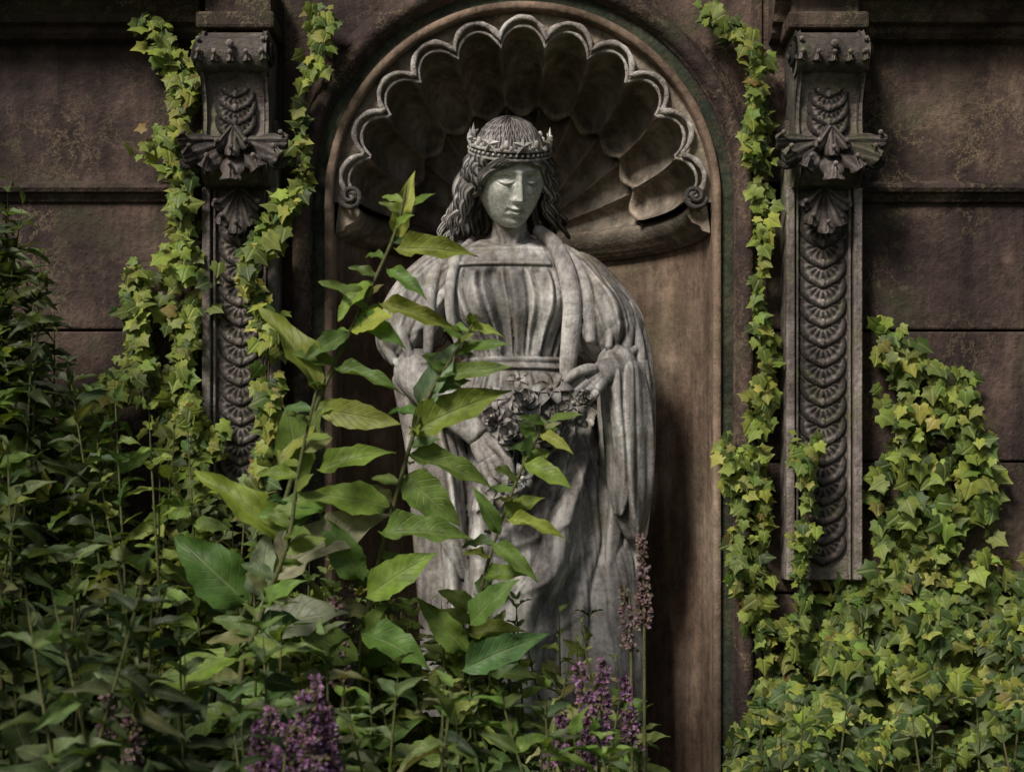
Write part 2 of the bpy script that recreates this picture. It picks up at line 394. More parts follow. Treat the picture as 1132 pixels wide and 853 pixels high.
# neck
st(GB,[(565,212,26,19,19),(564,238,20,18.5,19),(563,262,10,20,20),(563,286,2,30,26)],30,32)
for s in (-1,1): st(GB,[(563+s*17,232,26,4,4),(563+s*12,254,26,3.6,3.6),(563+s*5,276,26,3,3)],16,10)
# sleeves / cloak over arms
def slv(ph,k=6,am=.075):
    return lambda a,t: 1+am*fs(a*k+ph+t*3.+.5*math.sin(t*7))*min(1,t*2+.3)+.022*fr(a*11+t*4)+.03*fr(a*2+t*22+ph)*sm(np.array(t),.6,.95)
st(GB,[(514,288,4,22,24),(492,308,6,31,38),(468,342,14,36,47),(454,378,24,35,48),(456,408,30,29,40)],100,160,slv(.3))
st(GB,[(612,288,2,22,26),(636,310,6,30,40),(660,346,14,36,50),(673,380,28,37,52),(678,410,38,31,46)],100,160,slv(1.4))
# forearms
st(GB,[(455,398,36,27,27),(470,425,58,25,24),(498,455,78,20,20),(522,480,90,14,13),(534,492,94,12,10)],40,30)
st(GB,[(682,398,44,26,26),(676,412,66,21,21),(664,420,86,14,13),(656,425,94,13,11)],30,30)
st(GB,[(480,432,64,28,27),(492,447,74,27,26),(500,456,79,24,23)],16,40,lambda a,t:1+.07*fr(a*4+2))
def fold(pts,r0,r1,n=60,fl=.75,dd=0):
    k=len(pts); st(GB,[(p[0],p[1],p[2]+dd,(r0+(r1-r0)*i/(k-1))*(.6+.4*math.sin(PI*(i+.6)/k)),fl*(r0+(r1-r0)*i/(k-1))) for i,p in enumerate(pts)],n,14)
fold([(592,254,6),(612,276,32),(624,308,56),(630,345,66),(628,385,62),(626,418,56),(632,450,52)],10,11)
fold([(600,260,0),(626,288,32),(641,318,54),(648,354,64),(650,390,70)],8,8)
fold([(610,266,-2),(642,294,30),(661,326,50),(671,360,64),(668,396,76)],7,6)
fold([(616,268,-6),(654,302,24),(679,338,44),(690,368,56),(686,402,68)],7,8)
# cloak runs on over the arm and down the right side in long falls
fold([(620,272,-14),(668,310,10),(694,350,30),(707,396,42),(712,450,40),(712,520,30),(706,600,20)],9,11,90)
fold([(616,270,-10),(660,304,18),(686,344,40),(700,384,54),(702,430,58),(706,500,48),(702,585,34)],6,9,90)
fold([(524,264,2),(508,290,40),(500,322,56),(500,358,60),(510,394,50)],6,5)
fold([(512,268,0),(488,298,36),(478,330,56),(478,366,66),(476,402,66)],7,7)
fold([(504,272,-6),(466,308,30),(450,340,50),(448,372,62),(458,404,66)],6,7)
fold([(498,276,-12),(450,314,14),(432,348,34),(428,382,48),(442,410,54)],6,7)
fold([(432,398,46),(452,412,68),(478,408,76)],4,5,36); fold([(706,384,46),(690,398,70),(664,404,84)],4,5,36)
# hanging cloak, right
def hang(ph,k=4,am=.2): return lambda a,t:1+am*fs(a*k+ph+.8*math.sin(t*4))*min(1,.4+t*2)+.06*fr(a*4+t*3)
st(GB,[(682,396,34,26,44),(688,430,30,25,44),(690,490,20,25,42),(684,560,10,26,42),(676,640,0,26,44),(672,740,-8,28,46),(670,1000,-16,32,52)],120,130,hang(.6,5,.17))
st(GB,[(686,402,66,16,18),(688,450,66,20,20),(692,510,58,20,22),(695,560,50,17,22),(700,600,42,7,12)],70,70,hang(1.,4,.22))
st(GB,[(672,410,80,12,14),(676,450,76,13,14),(682,500,70,13,14),(684,545,64,11,12),(680,572,62,4,5)],60,50,hang(2.,3,.25))
# hanging cloak, left
st(GB,[(462,398,0,30,34),(476,440,2,32,40),(492,500,6,34,44),(500,570,8,36,48),(508,650,6,38,50),(512,760,2,40,52),(508,1000,0,44,56)],120,130,hang(.1,5,.15))
st(GB,[(470,430,40,14,18),(486,475,52,16,20),(500,530,58,17,22),(508,590,56,16,20),(520,640,54,6,6)],70,60,hang(.4,4,.25))
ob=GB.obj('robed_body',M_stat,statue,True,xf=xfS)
m=ob.modifiers.new('r','REMESH'); m.mode='VOXEL'; m.voxel_size=.0024; m.use_smooth_shade=True
m=ob.modifiers.new('s','SMOOTH'); m.factor=.5; m.iterations=2
# hands
def hand(G,wr,kn,perp,fdir,curl,thumb,scale=1.):
    wr,kn,perp,fdir,curl=map(lambda q:np.array(q,float),(wr,kn,perp,fdir,curl))
    perp/=np.linalg.norm(perp)
    def T(ctrl,n=26,seg=16): tube(G,[tuple(c) for c in ctrl],n,seg)
    for o in (-9,-3,3,9):
        a=wr+perp*o*.55; b=kn+perp*o
        T([(*a,7,7),(*((a+b)/2),8,7.5),(*b,6.2,6)])
    Ls=[30,36,34,26]
    for i,o in enumerate((-10.5,-3.6,3.6,10.5)):
        L=Ls[i]*scale; f=fdir/np.linalg.norm(fdir)+perp*(o*.012); c=curl/np.linalg.norm(curl)
        p0=kn+perp*o; p1=p0+f*L*.42+c*L*.05; p2=p1+(f*.75+c*.65)*L*.33; p3=p2+(f*.35+c*.95)*L*.28
        T([(*(p0-f*5),5,5),(*p0,5.3,5.2),(*p1,4.4,4.4),(*p2,4.1,4.1),(*p3,3.1,3.1)],34,14)
    T([(*np.array(q,float),r,r) for q,r in zip(thumb,(6,6.4,5.2,4.6,3.4))],30,14)
GH=Geo()
hand(GH,toL(531,488,92),toL(546,514,102),(-.85,.1,-.5),(.42,0,-.9),(.35,.75,-.1),
     [toL(538,492,96),toL(552,500,106),toL(561,512,110),toL(565,524,108),toL(568,532,104)])
hand(GH,toL(659,423,92),toL(645,437,104),(.62,-.1,-.72),(-.75,0,-.62),(-.1,.8,-.5),
     [toL(655,418,96),toL(643,420,106),toL(632,424,110),toL(624,430,110),toL(618,436,106)])
ob=GH.obj('hands',M_stat,statue,True,xf=xfS)
m=ob.modifiers.new('r','REMESH'); m.mode='VOXEL'; m.voxel_size=.0017; m.use_smooth_shade=True
m=ob.modifiers.new('s','SMOOTH'); m.factor=.5; m.iterations=3
# head
hc=np.array(toL(563,201,36)); pit=math.radians(23); yaw=math.radians(15); rol=math.radians(4)
Rp=np.array([[1,0,0],[0,math.cos(pit),-math.sin(pit)],[0,math.sin(pit),math.cos(pit)]])
Ry=np.array([[math.cos(yaw),0,math.sin(yaw)],[0,1,0],[-math.sin(yaw),0,math.cos(yaw)]])
Rr=np.array([[math.cos(rol),-math.sin(rol),0],[math.sin(rol),math.cos(rol),0],[0,0,1]])
RH=Rr@Ry@Rp
def xfH(V): # V in (x right,y up,z fwd)
    Q=V@RH.T; return xfS(np.stack([Q[:,0],-Q[:,2],Q[:,1]],1)+hc)
a=np.linspace(-PI,PI,300,endpoint=False)[None,:]; b=np.linspace(.001,PI-.001,260)[:,None]
y=55*np.cos(b)+0*a; t=np.clip(-y/54,0,1); sb=np.sin(b)**(1-.42*t)
nx=np.sin(a)*sb; nzz=np.cos(a)*sb
x=37*nx*(1-.31*t**1.6); z=45*np.sign(nzz)*np.abs(nzz)**.90
m=sm(np.cos(a)*np.sin(b)**.3,.15,.6)
def g(x0,y0,sx,sy,h): return h*np.exp(-((x-x0)/sx)**2-((y-y0)/sy)**2)
dz=np.zeros_like(x)
for s in (-1,1):
    dz+=g(s*14.5,1,8.8,5.5,-9)+g(s*14,10.5,11,3.0,3.2)+g(s*5.2,-19.5,2.6,2.8,4.5)+g(s*14.5,-1,6.6,4.6,7.8)+g(s*20,-13,9,9,2.4)
    dx=x-s*14.5
    dz+=-4.2*np.exp(-((y-(-4.6+.035*dx**2))/.95)**2)*np.exp(-(dx/6.5)**2)
    dz+=1.8*np.exp(-((y-(-2.4+.035*dx**2))/.9)**2)*np.exp(-(dx/6.5)**2)
    dz+=-3.4*np.exp(-((y-(5.2-.035*dx**2))/1.)**2)*np.exp(-(dx/7.5)**2)
    dz+=g(s*10.5,-32,2.2,2.2,-1.8)
h=np.interp(y,[-24.5,-22,-19.5,-16,0,8,15],[0,5,13.0,13.0,7.,3,0]); w=np.interp(y,[-20,-8,0,8],[4.6,3.4,3.2,4.])
dz+=h*np.exp(-(x/w)**2)
dz+=g(0,-29.3,7,2.0,4.0)+g(0,-35,6.2,2.3,4.8)-4.4*np.exp(-((y+32-.02*x*x)/1.)**2)*np.exp(-(x/8.5)**2)
dz+=g(0,-30,13,9,3)+g(0,-40,7,2.6,-2.8)+g(0,-47,9,6,5)+g(0,-26,1.6,2.5,-1.2)
z=z+m*dz
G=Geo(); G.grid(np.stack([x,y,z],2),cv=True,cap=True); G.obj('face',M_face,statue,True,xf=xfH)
# hair cap
a=np.linspace(-PI,PI,320)[None,:]; b=np.linspace(.01,PI*.62,150)[:,None]
fl=1.5*fr(a*20+2.*np.sin(b*5)+.0)+.8*np.sin(a*71+b*9)
cx_=(41+fl)*np.sin(a)*np.sin(b)**.85; cy_=(58+fl*.6)*np.cos(b)+2+0*a; cz_=(49+fl)*np.cos(a)*np.sin(b)**.85-3
P=np.stack([cx_,cy_,cz_],2)
front=(np.cos(a)*np.sin(b)>.22)&(P[:,:,1]<22)
G=Geo(); mm,nn=P.shape[:2]; f=[]
for i in range(mm-1):
    for j in range(nn-1):
        if not (front[i,j] and front[i+1,j+1]): f.append((i*nn+j,i*nn+j+1,(i+1)*nn+j+1,(i+1)*nn+j))
G.raw(P.reshape(-1,3),f)
def lock(G,pts,r0,r1,wa,wf,ph,n=60):
    C=crom([(*p,0,0) for p in pts],n); t=np.linspace(0,1,n)
    C[:,0]+=wa*np.sin(wf*t*2*PI+ph)*np.minimum(1,t*3); C[:,2]+=wa*.8*np.cos(wf*t*2*PI+ph)*np.minimum(1,t*3)
    C[:,3]=C[:,4]=(r0+(r1-r0)*t)*(1+.25*np.sin(t*PI))
    Q=np.stack([C[:,0],-C[:,2],C[:,1],C[:,3],C[:,4]],1); g2=Geo()
    tube(g2,Q,n,24,lambda a,tt:1+.17*np.sin(a*5+tt*10))
    V=np.concatenate(g2.v); V=np.stack([V[:,0],V[:,2],-V[:,1]],1); G.raw(V,g2.f)
random.seed(11)
for s in (-1,1):
    for k in range(18):
        q=k/17.; ang=math.radians(60+q*78)
        x0=40*math.sin(ang); z0=44*math.cos(ang)
        out=7+20*random.random()+(9 if s<0 else 5); end=-56-random.uniform(0,24)+q*6
        lock(G,[(s*x0*.88,24,z0*.95+3),(s*(x0+1),12,z0*.9),(s*(x0+5),-8,z0*.8-2),(s*(x0*.95+out*.5+4),-34,z0*.6-10),(s*(x0*.85+out+8),end,z0*.35-17)],4.4+random.random()*1.6,2.0,4.6,2.6+random.random()*1.2,random.uniform(0,6))
    for k in range(4):
        lock(G,[(s*2,26-k*.8,46+k*.4),(s*14,24.5-k*1.6,44),(s*27,18-k*1.8,36),(s*36,5-k*2,24),(s*40,-14,16)],2.4,3.4,1.2,2.,k,36)
for k in range(10):
    xx=-38+k*8.4; lock(G,[(xx*.8,10,-40),(xx,-20,-46),(xx*1.1,-50,-50),(xx*1.15,-78,-54)],9,5,3,2,k)
G.obj('hair',M_stat,statue,True,xf=xfH)
# diadem with small stars
G=Geo()
aa=np.linspace(-PI,PI,200,endpoint=False)
def cr(yv,o): return np.stack([(41+o)*np.sin(aa),yv+0*aa,(49+o)*np.cos(aa)-2],1)
rows=[cr(yy,oo) for yy,oo in ((21,-2),(21,2.0),(22,3.4),(23.5,3.4),(24.3,1.6),(30,1.6),(30.8,3.4),(32.5,3.6),(33.5,2.4),(33.5,-3))]
G.grid(np.array(rows),cv=True)
for q in np.linspace(-PI,PI,44,endpoint=False): blob(G,((43.5)*math.sin(q),27,51.5*math.cos(q)-2),1.7)
def star(G,q,yc,R,o=4.5):
    c=np.array([(41+o)*math.sin(q),yc,(49+o)*math.cos(q)-2]); e1=np.array([math.cos(q),0,-math.sin(q)]); e2=np.array([0,1,0]); e3=np.array([math.sin(q),0,math.cos(q)])
    v=[c+e3*3.4,c-e3*2.5]
    for k in range(10):
        r=R if k%2==0 else R*.40; an=PI/2+k*PI/5; v.append(c+e1*r*math.cos(an)+e2*r*math.sin(an))
    f=[]
    for k in range(10):
        i,j=2+k,2+(k+1)%10; f+= [(0,i,j),(1,j,i)]
    G.raw(v,f)
for q in np.radians(np.arange(-180,180,45)): star(G,q,38,12,3.4)
for q in np.radians(np.arange(-157.5,200,45)):
    c=np.array([42.5*math.sin(q),34,50.5*math.cos(q)-2]); e1=np.array([math.cos(q),0,-math.sin(q)])
    for o in (-5,5): blob(G,c+e1*o,2.6,(1,1.3,1))
    blob(G,c+np.array([0,4,0]),3.,(1,1.7,1))
G.obj('star_diadem',M_stat,statue,False,xf=xfH)
# stone bouquet
GR=Geo()
def frame(n):
    n=np.array(n,float); n/=np.linalg.norm(n); a=np.cross(n,[0,0,1.]); a/=np.linalg.norm(a); return a,np.cross(n,a),n
def petalpatch(G,c,fr_,ang,L,w,lift,curl,ptd=1.):
    e1,e2,n=fr_; d=e1*math.cos(ang)+e2*math.sin(ang); s=-e1*math.sin(ang)+e2*math.cos(ang)
    P=[]
    for v in np.linspace(0,1,9):
        ww=w*math.sin(PI*min(.97,(.12+.8*v)**ptd))**.7; row=[]
        for u in np.linspace(-1,1,7):
            row.append(c+d*L*v*(1-.1*u*u)+s*ww*u+n*(lift*math.sin(v*PI*.6)+curl*v*v+ (abs(u)**2)*w*.35))
        P.append(row)
    P=np.array(P); Q=P-n*1.4; G.grid(P); G.grid(Q)
    G.grid(np.stack([P[-1],Q[-1]])); G.grid(np.stack([P[:,0],Q[:,0]])); G.grid(np.stack([P[:,-1],Q[:,-1]]))
def rose(G,c,r,n):
    c=np.array(c,float); f=frame(n)
    for l,(k,rr,li) in enumerate(((5,1.,.1),(5,.78,.35),(4,.55,.6),(3,.34,.8))):
        for q in range(k): petalpatch(G,c+f[2]*r*li*.5,f,q*2*PI/k+l*.6,r*rr,r*rr*.62,r*.35,-r*.02+(r*.25*l if l>1 else -r*.15))
    blob(G,c+f[2]*r*.5,r*.28)
def lily(G,c,r,n,k=6,rot=0):
    c=np.array(c,float); f=frame(n)
    for q in range(k): petalpatch(G,c,f,q*2*PI/k+rot,r*(1 if q%2 else .88),r*.27,r*.35,-r*.35,.9)
    blob(G,c+f[2]*4,2.5)
rose(GR,toL(566,488,116),18,(-.2,-1,.1)); rose(GR,toL(580,459,112),19,(-.1,-1,.4)); rose(GR,toL(550,470,104),14,(-.6,-1,.2))
rose(GR,toL(594,482,116),15,(.2,-1,0)); rose(GR,toL(613,466,112),14,(.2,-1,.3))
lily(GR,toL(606,441,114),24,(-.1,-1,.4)); lily(GR,toL(628,456,114),20,(.3,-1,.2),6,.4); lily(GR,toL(556,545,110),22,(-.2,-1,-.3),6,.2)
lily(GR,toL(546,450,104),18,(-.5,-1,.5)); lily(GR,toL(588,508,112),20,(.3,-1,-.4),5,.9); lily(GR,toL(576,532,110),18,(.3,-1,-.2),5)
lily(GR,toL(634,474,108),16,(.5,-1,-.1),5,.3); lily(GR,toL(540,566,106),15,(-.4,-1,-.5),5,.3); lily(GR,toL(572,430,104),15,(0,-1,.7),5,.1)
lily(GR,toL(608,492,110),15,(.4,-1,-.4),5,.6); rose(GR,toL(640,450,112),10,(.3,-1,.1))
for (p,q) in (((566,500,100),(545,565,98)),((575,490,100),(556,560,100)),((585,480,98),(560,556,92)),((600,460,96),(556,540,92)),((560,480,98),(552,548,100))):
    st(GR,[(*p,3,3),((p[0]+q[0])/2+2,(p[1]+q[1])/2,p[2]+2,2.6,2.6),(*q,2,2)],14,8)
st(GR,[(560,500,88,10,12),(585,478,92,22,14),(612,458,92,18,12),(630,450,90,8,8)],20,20,lambda a,t:1+.1*np.sin(a*4+t*9))
GR.obj('carved_bouquet',M_stat,statue,True,xf=xfS)
# plinth
G=Geo(); x0=xfS(np.array([[592-566,0,0]]))[0][0]
G.box(x0-.36,x0+.36,-.12,.40,ZF+.004,ZF+.03)
ob=G.obj('plinth',M_stat,statue,False); bevel(ob,.01)

# ------------------------------------------------------------ LEAVES
def tpl_ovate(serr=.05,fold_=.22,droop=.28,nv=12,p=.85):
    us=np.array([-1,-.5,0,.5,1]); V=[];UV=[];F=[]
    for i,v in enumerate(np.linspace(0,1,nv)):
        w=math.sin(PI*v**p)**.8*(1-.25*v) if 0<v<1 else .02
        for u in us:
            ww=w*(1+(serr*(1 if i%2 else -1) if abs(u)==1 else 0))
            V.append((u*ww,v,fold_*abs(u)*w*.5-droop*v*v+.05*math.sin(v*14+u*2)*abs(u))); UV.append((u,v))
    for i in range(nv-1):
        for j in range(4): F.append((i*5+j,i*5+j+1,(i+1)*5+j+1,(i+1)*5+j))
    return np.array(V),np.array(UV),F
def tpl_ivy():
    o=[(0,.04),(.20,-.13),(.46,-.02),(.42,.18),(.60,.42),(.36,.50),(.20,.68),(0,1.)]
    o=o+[(-x,y) for x,y in o[1:-1]][::-1]
    V=[(0,.3,.06)]+[(x,y,-.07*math.hypot(x,y-.3)*1.5+(.03 if i in(2,4) else 0)) for i,(x,y) in enumerate(o)]
    F=[(0,1+i,1+(i+1)%len(o)) for i in range(len(o))]
    return np.array(V),np.array([(v[0],v[1]) for v in V]),F
TO=tpl_ovate(); TL=tpl_ovate(.03,.3,.45,9,.75); TI=tpl_ivy()
TP=tpl_ovate(0,.3,.2,4,.8)
class Leaves:
    def __init__(s,t): s.t=t; s.P=[];s.X=[];s.Y=[];s.Z=[];s.C=[]
    def add(s,pos,tip,nrm,L,w,col):
        tip=np.asarray(tip,float); tip=tip/(np.linalg.norm(tip)+1e-9)
        nrm=np.asarray(nrm,float); nrm=nrm-tip*np.dot(nrm,tip); nrm/=np.linalg.norm(nrm)+1e-9
        sd=np.cross(tip,nrm)
        s.P.append(pos); s.X.append(sd*w); s.Y.append(tip*L); s.Z.append(nrm*L); s.C.append(col)
    def obj(s,name,mat,parent=None):
        V,UV,F=s.t; n=len(s.P); k=len(V)
        P,X,Y,Z=map(np.array,(s.P,s.X,s.Y,s.Z))
        jit=rng.uniform(.4,1.7,(n,1))
        vv=P[:,None,:]+V[None,:,0:1]*X[:,None,:]+V[None,:,1:2]*Y[:,None,:]+(V[None,:,2:3]*jit[:,None,:])*Z[:,None,:]
        vv=vv.reshape(-1,3); fs_=[]
        for i in range(n): fs_+=[tuple(q+i*k for q in f) for f in F]
        me=bpy.data.meshes.new(name); me.from_pydata(vv.tolist(),[],fs_); me.materials.append(mat)
        me.polygons.foreach_set('use_smooth',[True]*len(fs_))
        ca_=me.attributes.new('Col','FLOAT_COLOR','POINT')
        C=np.repeat(np.c_[np.array(s.C),np.ones(n)],k,0); ca_.data.foreach_set('color',C.ravel())
        uvl=me.uv_layers.new(name='UVMap'); li=np.zeros(len(me.loops),int); me.loops.foreach_get('vertex_index',li)
        uvl.data.foreach_set('uv',UV[li%k].ravel())
        ob=bpy.data.objects.new(name,me); sc.collection.objects.link(ob)
        if parent: ob.parent=parent
        return ob
def jc(c,a=.25):
    k=1+random.uniform(-a,a); return tuple(max(.005,q*k*(1+random.uniform(-.12,.12))) for q in c)
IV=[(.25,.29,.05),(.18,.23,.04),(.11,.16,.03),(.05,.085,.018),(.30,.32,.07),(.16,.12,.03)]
random.seed(21)
def ivyleaf(B,px,py,y,size,dark=0.):
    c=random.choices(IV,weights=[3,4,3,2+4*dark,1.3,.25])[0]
    an=random.gauss(-PI/2,.9); tip=(math.cos(an),random.uniform(-.6,.2),math.sin(an))
    n=(random.gauss(0,.55),-1,random.gauss(.45,.55)); s=size*random.uniform(.45,1.2)/400
    B.add(W(px,py,y),tip,n,s,s*.95,jc(c,.35))
def vine(B,GS,path,spread,n,y,size=22,bulge=.05):
    C=crom([(a,b) for a,b in path],200)
    cl=np.array([.12+abs(math.sin(i*.11+spread))**2+.7*abs(math.sin(i*.037+n)) for i in range(200)]); cl/=cl.sum()
    n=int(n*1.25)
    for i in rng.choice(200,n,p=cl):
        w=spread*(.6+.5*math.sin(i*.09+n))
        ivyleaf(B,C[i,0]+random.gauss(0,w*.55),C[i,1]+random.gauss(0,8),y-abs(random.gauss(0,bulge)),size*.82)
    for k in range(3):
        tube(GS,[(*(W(p[0]+random.uniform(-.4,.4)*spread,p[1],y+.01)),.003,.003) for p in path],60,6)
def ivy(vs,extra=None):
    root=empty('climbing_ivy'); B=Leaves(TI); GS=Geo()
    for v in vs: vine(B,GS,*v)
    if extra: extra(B)
    B.obj('ivy_leaves',M_ivy,root); GS.obj('vine_stems',M_vine,root)
ivy([([(255,45),(215,80),(195,140),(200,200),(200,260),(212,330),(200,400),(195,470)],32,620,-.05,22),
     ([(165,20),(185,60),(215,95)],18,80,-.05),
     ([(345,15),(365,30),(340,80),(330,150),(335,215)],10,90,-.06,20),
     ([(335,212),(310,228),(295,260),(272,300),(296,350),(294,420),(298,470),(284,540),(290,590)],15,310,-.15,22),
     ([(150,300),(150,345),(160,400),(190,450),(190,520)],20,260,-.05,20),
     ([(160,390),(110,450),(100,520),(90,600)],28,240,-.08,22),
     ([(210,440),(215,520),(225,600),(210,700)],30,340,-.08,22)])
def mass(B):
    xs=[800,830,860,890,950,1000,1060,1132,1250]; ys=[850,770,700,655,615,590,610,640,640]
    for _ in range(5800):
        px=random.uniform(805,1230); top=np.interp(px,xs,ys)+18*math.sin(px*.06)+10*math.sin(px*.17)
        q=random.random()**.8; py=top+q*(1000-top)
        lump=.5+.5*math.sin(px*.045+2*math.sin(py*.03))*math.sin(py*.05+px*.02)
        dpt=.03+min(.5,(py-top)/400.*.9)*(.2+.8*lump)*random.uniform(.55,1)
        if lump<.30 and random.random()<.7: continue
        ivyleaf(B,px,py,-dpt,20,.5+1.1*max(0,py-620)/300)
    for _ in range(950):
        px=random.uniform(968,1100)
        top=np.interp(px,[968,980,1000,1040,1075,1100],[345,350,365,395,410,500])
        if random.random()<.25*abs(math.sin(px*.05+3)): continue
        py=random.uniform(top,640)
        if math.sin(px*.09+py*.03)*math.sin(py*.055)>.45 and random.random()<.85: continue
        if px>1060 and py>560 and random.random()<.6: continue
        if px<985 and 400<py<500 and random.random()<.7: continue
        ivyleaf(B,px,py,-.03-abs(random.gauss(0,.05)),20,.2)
ivy([([(835,75),(838,120),(835,180),(845,250),(838,330),(850,400),(838,470),(845,560),(835,640),(850,720)],13,400,-.04,20),
     ([(775,10),(800,25),(825,45),(850,60)],9,50,-.06,19),
     ([(795,492),(815,500),(840,510)],8,40,-.05,20),
     ([(805,510),(822,560),(812,610),(825,680)],12,110,-.05,20),
     ([(880,490),(893,530),(888,590),(884,640),(880,720)],10,120,-.13,19),
     ([(905,490),(890,500)],5,14,-.13,18)],mass)

# ------------------------------------------------------------ shrub with broad leaves
shrub=empty('broadleaf_shrub'); BS=Leaves(TO); GS=Geo()
BR=[(.17,.23,.04),(.13,.20,.04),(.10,.17,.04),(.07,.13,.04),(.20,.22,.08)]
def stemline(pts,y0,y1,r0=.009,r1=.003,n=60):
    C=crom([(p[0],p[1]) for p in pts],n); out=[]
    for i in range(n):
        t=i/(n-1); yy=y0+(y1-y0)*t; out.append((*W(C[i,0],C[i,1],yy),r0+(r1-r0)*t,r0+(r1-r0)*t))
    tube(GS,out,n,8); return np.array(out)
def lf(b,t,w,y=-.75,col=None,tilt=None,dy=-.06):
    A_=W(b[0],b[1],y); B_=W(t[0],t[1],y+dy); d=B_-A_; L=np.linalg.norm(d)
    n=np.array(tilt if tilt else (random.uniform(-.35,.35),-1,random.uniform(.1,.8)))
    BS.add(A_,d,n,L*1.03,w/400./2*.84*1.05,jc(col or random.choice(BR),.15))
random.seed(5)
S1=stemline([(215,1350),(225,850),(245,740),(300,600),(345,460),(395,350),(435,262),(450,205)],-.75,-.75,.009)
S2=stemline([(400,1350),(395,800),(405,680),(440,540),(468,450),(500,395),(525,355)],-.7,-.7,.007)
S3=stemline([(520,1350),(510,800),(530,660),(560,560),(590,490),(610,462)],-.6,-.6,.005)
S4=stemline([(250,1350),(262,800),(285,690),(318,600),(330,520),(350,430)],-.95,-.9,.008)
Gb=(.21,.28,.045); Gy=(.27,.31,.06); Gg=(.26,.30,.19); Gm=(.12,.19,.04)
for b,t,w,c in [((440,265),(452,196),24,Gy),((446,232),(476,212),12,Gm),((437,276),(513,268),30,Gb),((428,298),(467,318),20,Gm),((420,336),(496,352),22,Gb),
 ((404,345),(372,305),26,Gm),((388,362),(428,345),40,Gy),((385,368),(340,388),24,Gm),((410,312),(372,340),26,Gb),((395,350),(440,372),26,Gm),
 ((352,430),(308,338),38,Gb),((352,452),(436,466),34,Gb),((368,408),(440,416),20,Gm),((345,462),(306,500),44,Gb),((330,505),(350,452),30,Gm),
 ((452,480),(548,424),44,Gb),((466,455),(496,378),32,Gg),((488,415),(560,402),22,Gm),((505,388),(560,375),18,Gm),((520,362),(523,340),14,Gm),((520,365),(545,360),14,Gy),
 ((450,502),(540,520),30,Gm),((445,525),(500,570),46,Gm),((430,560),(350,540),40,Gb),((420,590),(510,575),36,Gm),
 ((580,512),(628,530),26,Gb),((572,530),(552,515),26,Gm),((598,480),(628,492),16,Gy),((606,465),(640,455),12,Gm),((560,575),(620,580),18,Gb),((552,590),(530,545),20,Gm),((545,600),(590,632),22,Gm),
 ((300,640),(410,552),56,Gg),((318,600),(230,515),40,Gb),((275,668),(200,596),66,(.08,.16,.03)),((290,665),(288,592),34,Gg),((272,702),(368,664),62,Gg),((265,720),(150,768),46,Gb),
 ((332,530),(318,455),46,Gm),((352,520),(420,490),30,Gb),((360,560),(290,560),34,Gm),((400,640),(360,580),40,Gm),((405,660),(470,610),44,Gb),((400,700),(470,720),46,Gm),((395,730),(330,690),40,Gm),
 ((520,690),(560,640),36,Gm),((515,720),(470,670),34,Gm),((512,740),(590,700),40,(.08,.15,.05)),((250,760),(330,800),50,Gm),((240,780),(170,830),50,Gm)]:
    yy=-.75 if b[0]<440 else -.68
    lf(b,t,w,yy,c)
for S_ in (S1,S2,S3,S4):
    for i in range(8,58,2):
        p=S_[i,:3]
        if p[2]<.65: continue
        t=i/60.; an=i*2.4+random.uniform(-.4,.4); L=.15*(1-.55*t)*random.uniform(.6,1.05)
        BS.add(p,(math.cos(an),math.sin(an)*.6-.1,random.uniform(.05,.7)),(random.uniform(-.4,.4),-1,random.uniform(.4,1)),L,L*.24,jc(random.choice(BR)))
BS.obj('shrub_leaves',M_leaf,shrub); GS.obj('shrub_stems',M_stem,shrub)
# ------------------------------------------------------------ undergrowth
def undergrowth(name,spec,tpl,cols,Lr,asp,step=.045,seed=1):
    random.seed(seed); root=empty(name); B=Leaves(tpl); G_=Geo()
    for (px,top,y) in spec:
        T=W(px,top,y); base=np.array([T[0]+random.gauss(0,.12),y+random.gauss(0,.08),0.])
        mid=(T+base)/2+np.array([random.gauss(0,.05),random.gauss(0,.05),0])
        C=crom([(*base,.006,.006),(*mid,.005,.005),(*T,.002,.002)],40); tube(G_,C,24,6)
        H=T[2]; n=int((H-.45)/step); az=random.uniform(0,6); pc_=random.choice(cols); sz=random.uniform(.75,1.2)
        for k in range(max(n,0)):
            z=H-k*step; t=z/H; p=C[min(39,int(t*39)),:3]; az+=PI/2+random.uniform(-.5,.5)
            L=random.uniform(*Lr)*min(1,.45+k*.13)*sz
            base_c=pc_ if random.random()<.7 else random.choice(cols)
            for s in (0,PI):
                if random.random()<.15: continue
                a=az+s; tip=(math.cos(a),math.sin(a)*.9,random.uniform(-.35,.9) if k>1 else 1.)
                B.add(p,tip,(random.gauss(0,.6)-math.cos(a)*.3,-.8*random.random(),random.uniform(.2,1.2)),L,L*asp*random.uniform(.8,1.2),jc(base_c,.35))
    B.obj('leaves',M_leaf,root); G_.obj('stems',M_stem,root)
prof_x=[-80,0,40,80,130,180,230,280,330,400,450,520,600,660,710]
prof_y=[230,300,390,420,410,440,480,550,605,630,640,655,665,680,760]
def mkspec(n,x0,x1,ya,yb,off,seed,jit=70):
    random.seed(seed); s=[]
    for i in range(n):
        px=random.uniform(x0,x1); s.append((px,np.interp(px,prof_x,prof_y)+off+abs(random.gauss(0,jit)),random.uniform(ya,yb)))
    return s
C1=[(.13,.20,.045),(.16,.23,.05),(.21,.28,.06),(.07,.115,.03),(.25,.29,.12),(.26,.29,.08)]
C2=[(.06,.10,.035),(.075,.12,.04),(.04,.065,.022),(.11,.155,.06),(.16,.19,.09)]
undergrowth('leafy_undergrowth',mkspec(60,-80,470,-.75,-.2,0,31),TO,C1,(.055,.115),.26,.045,41)
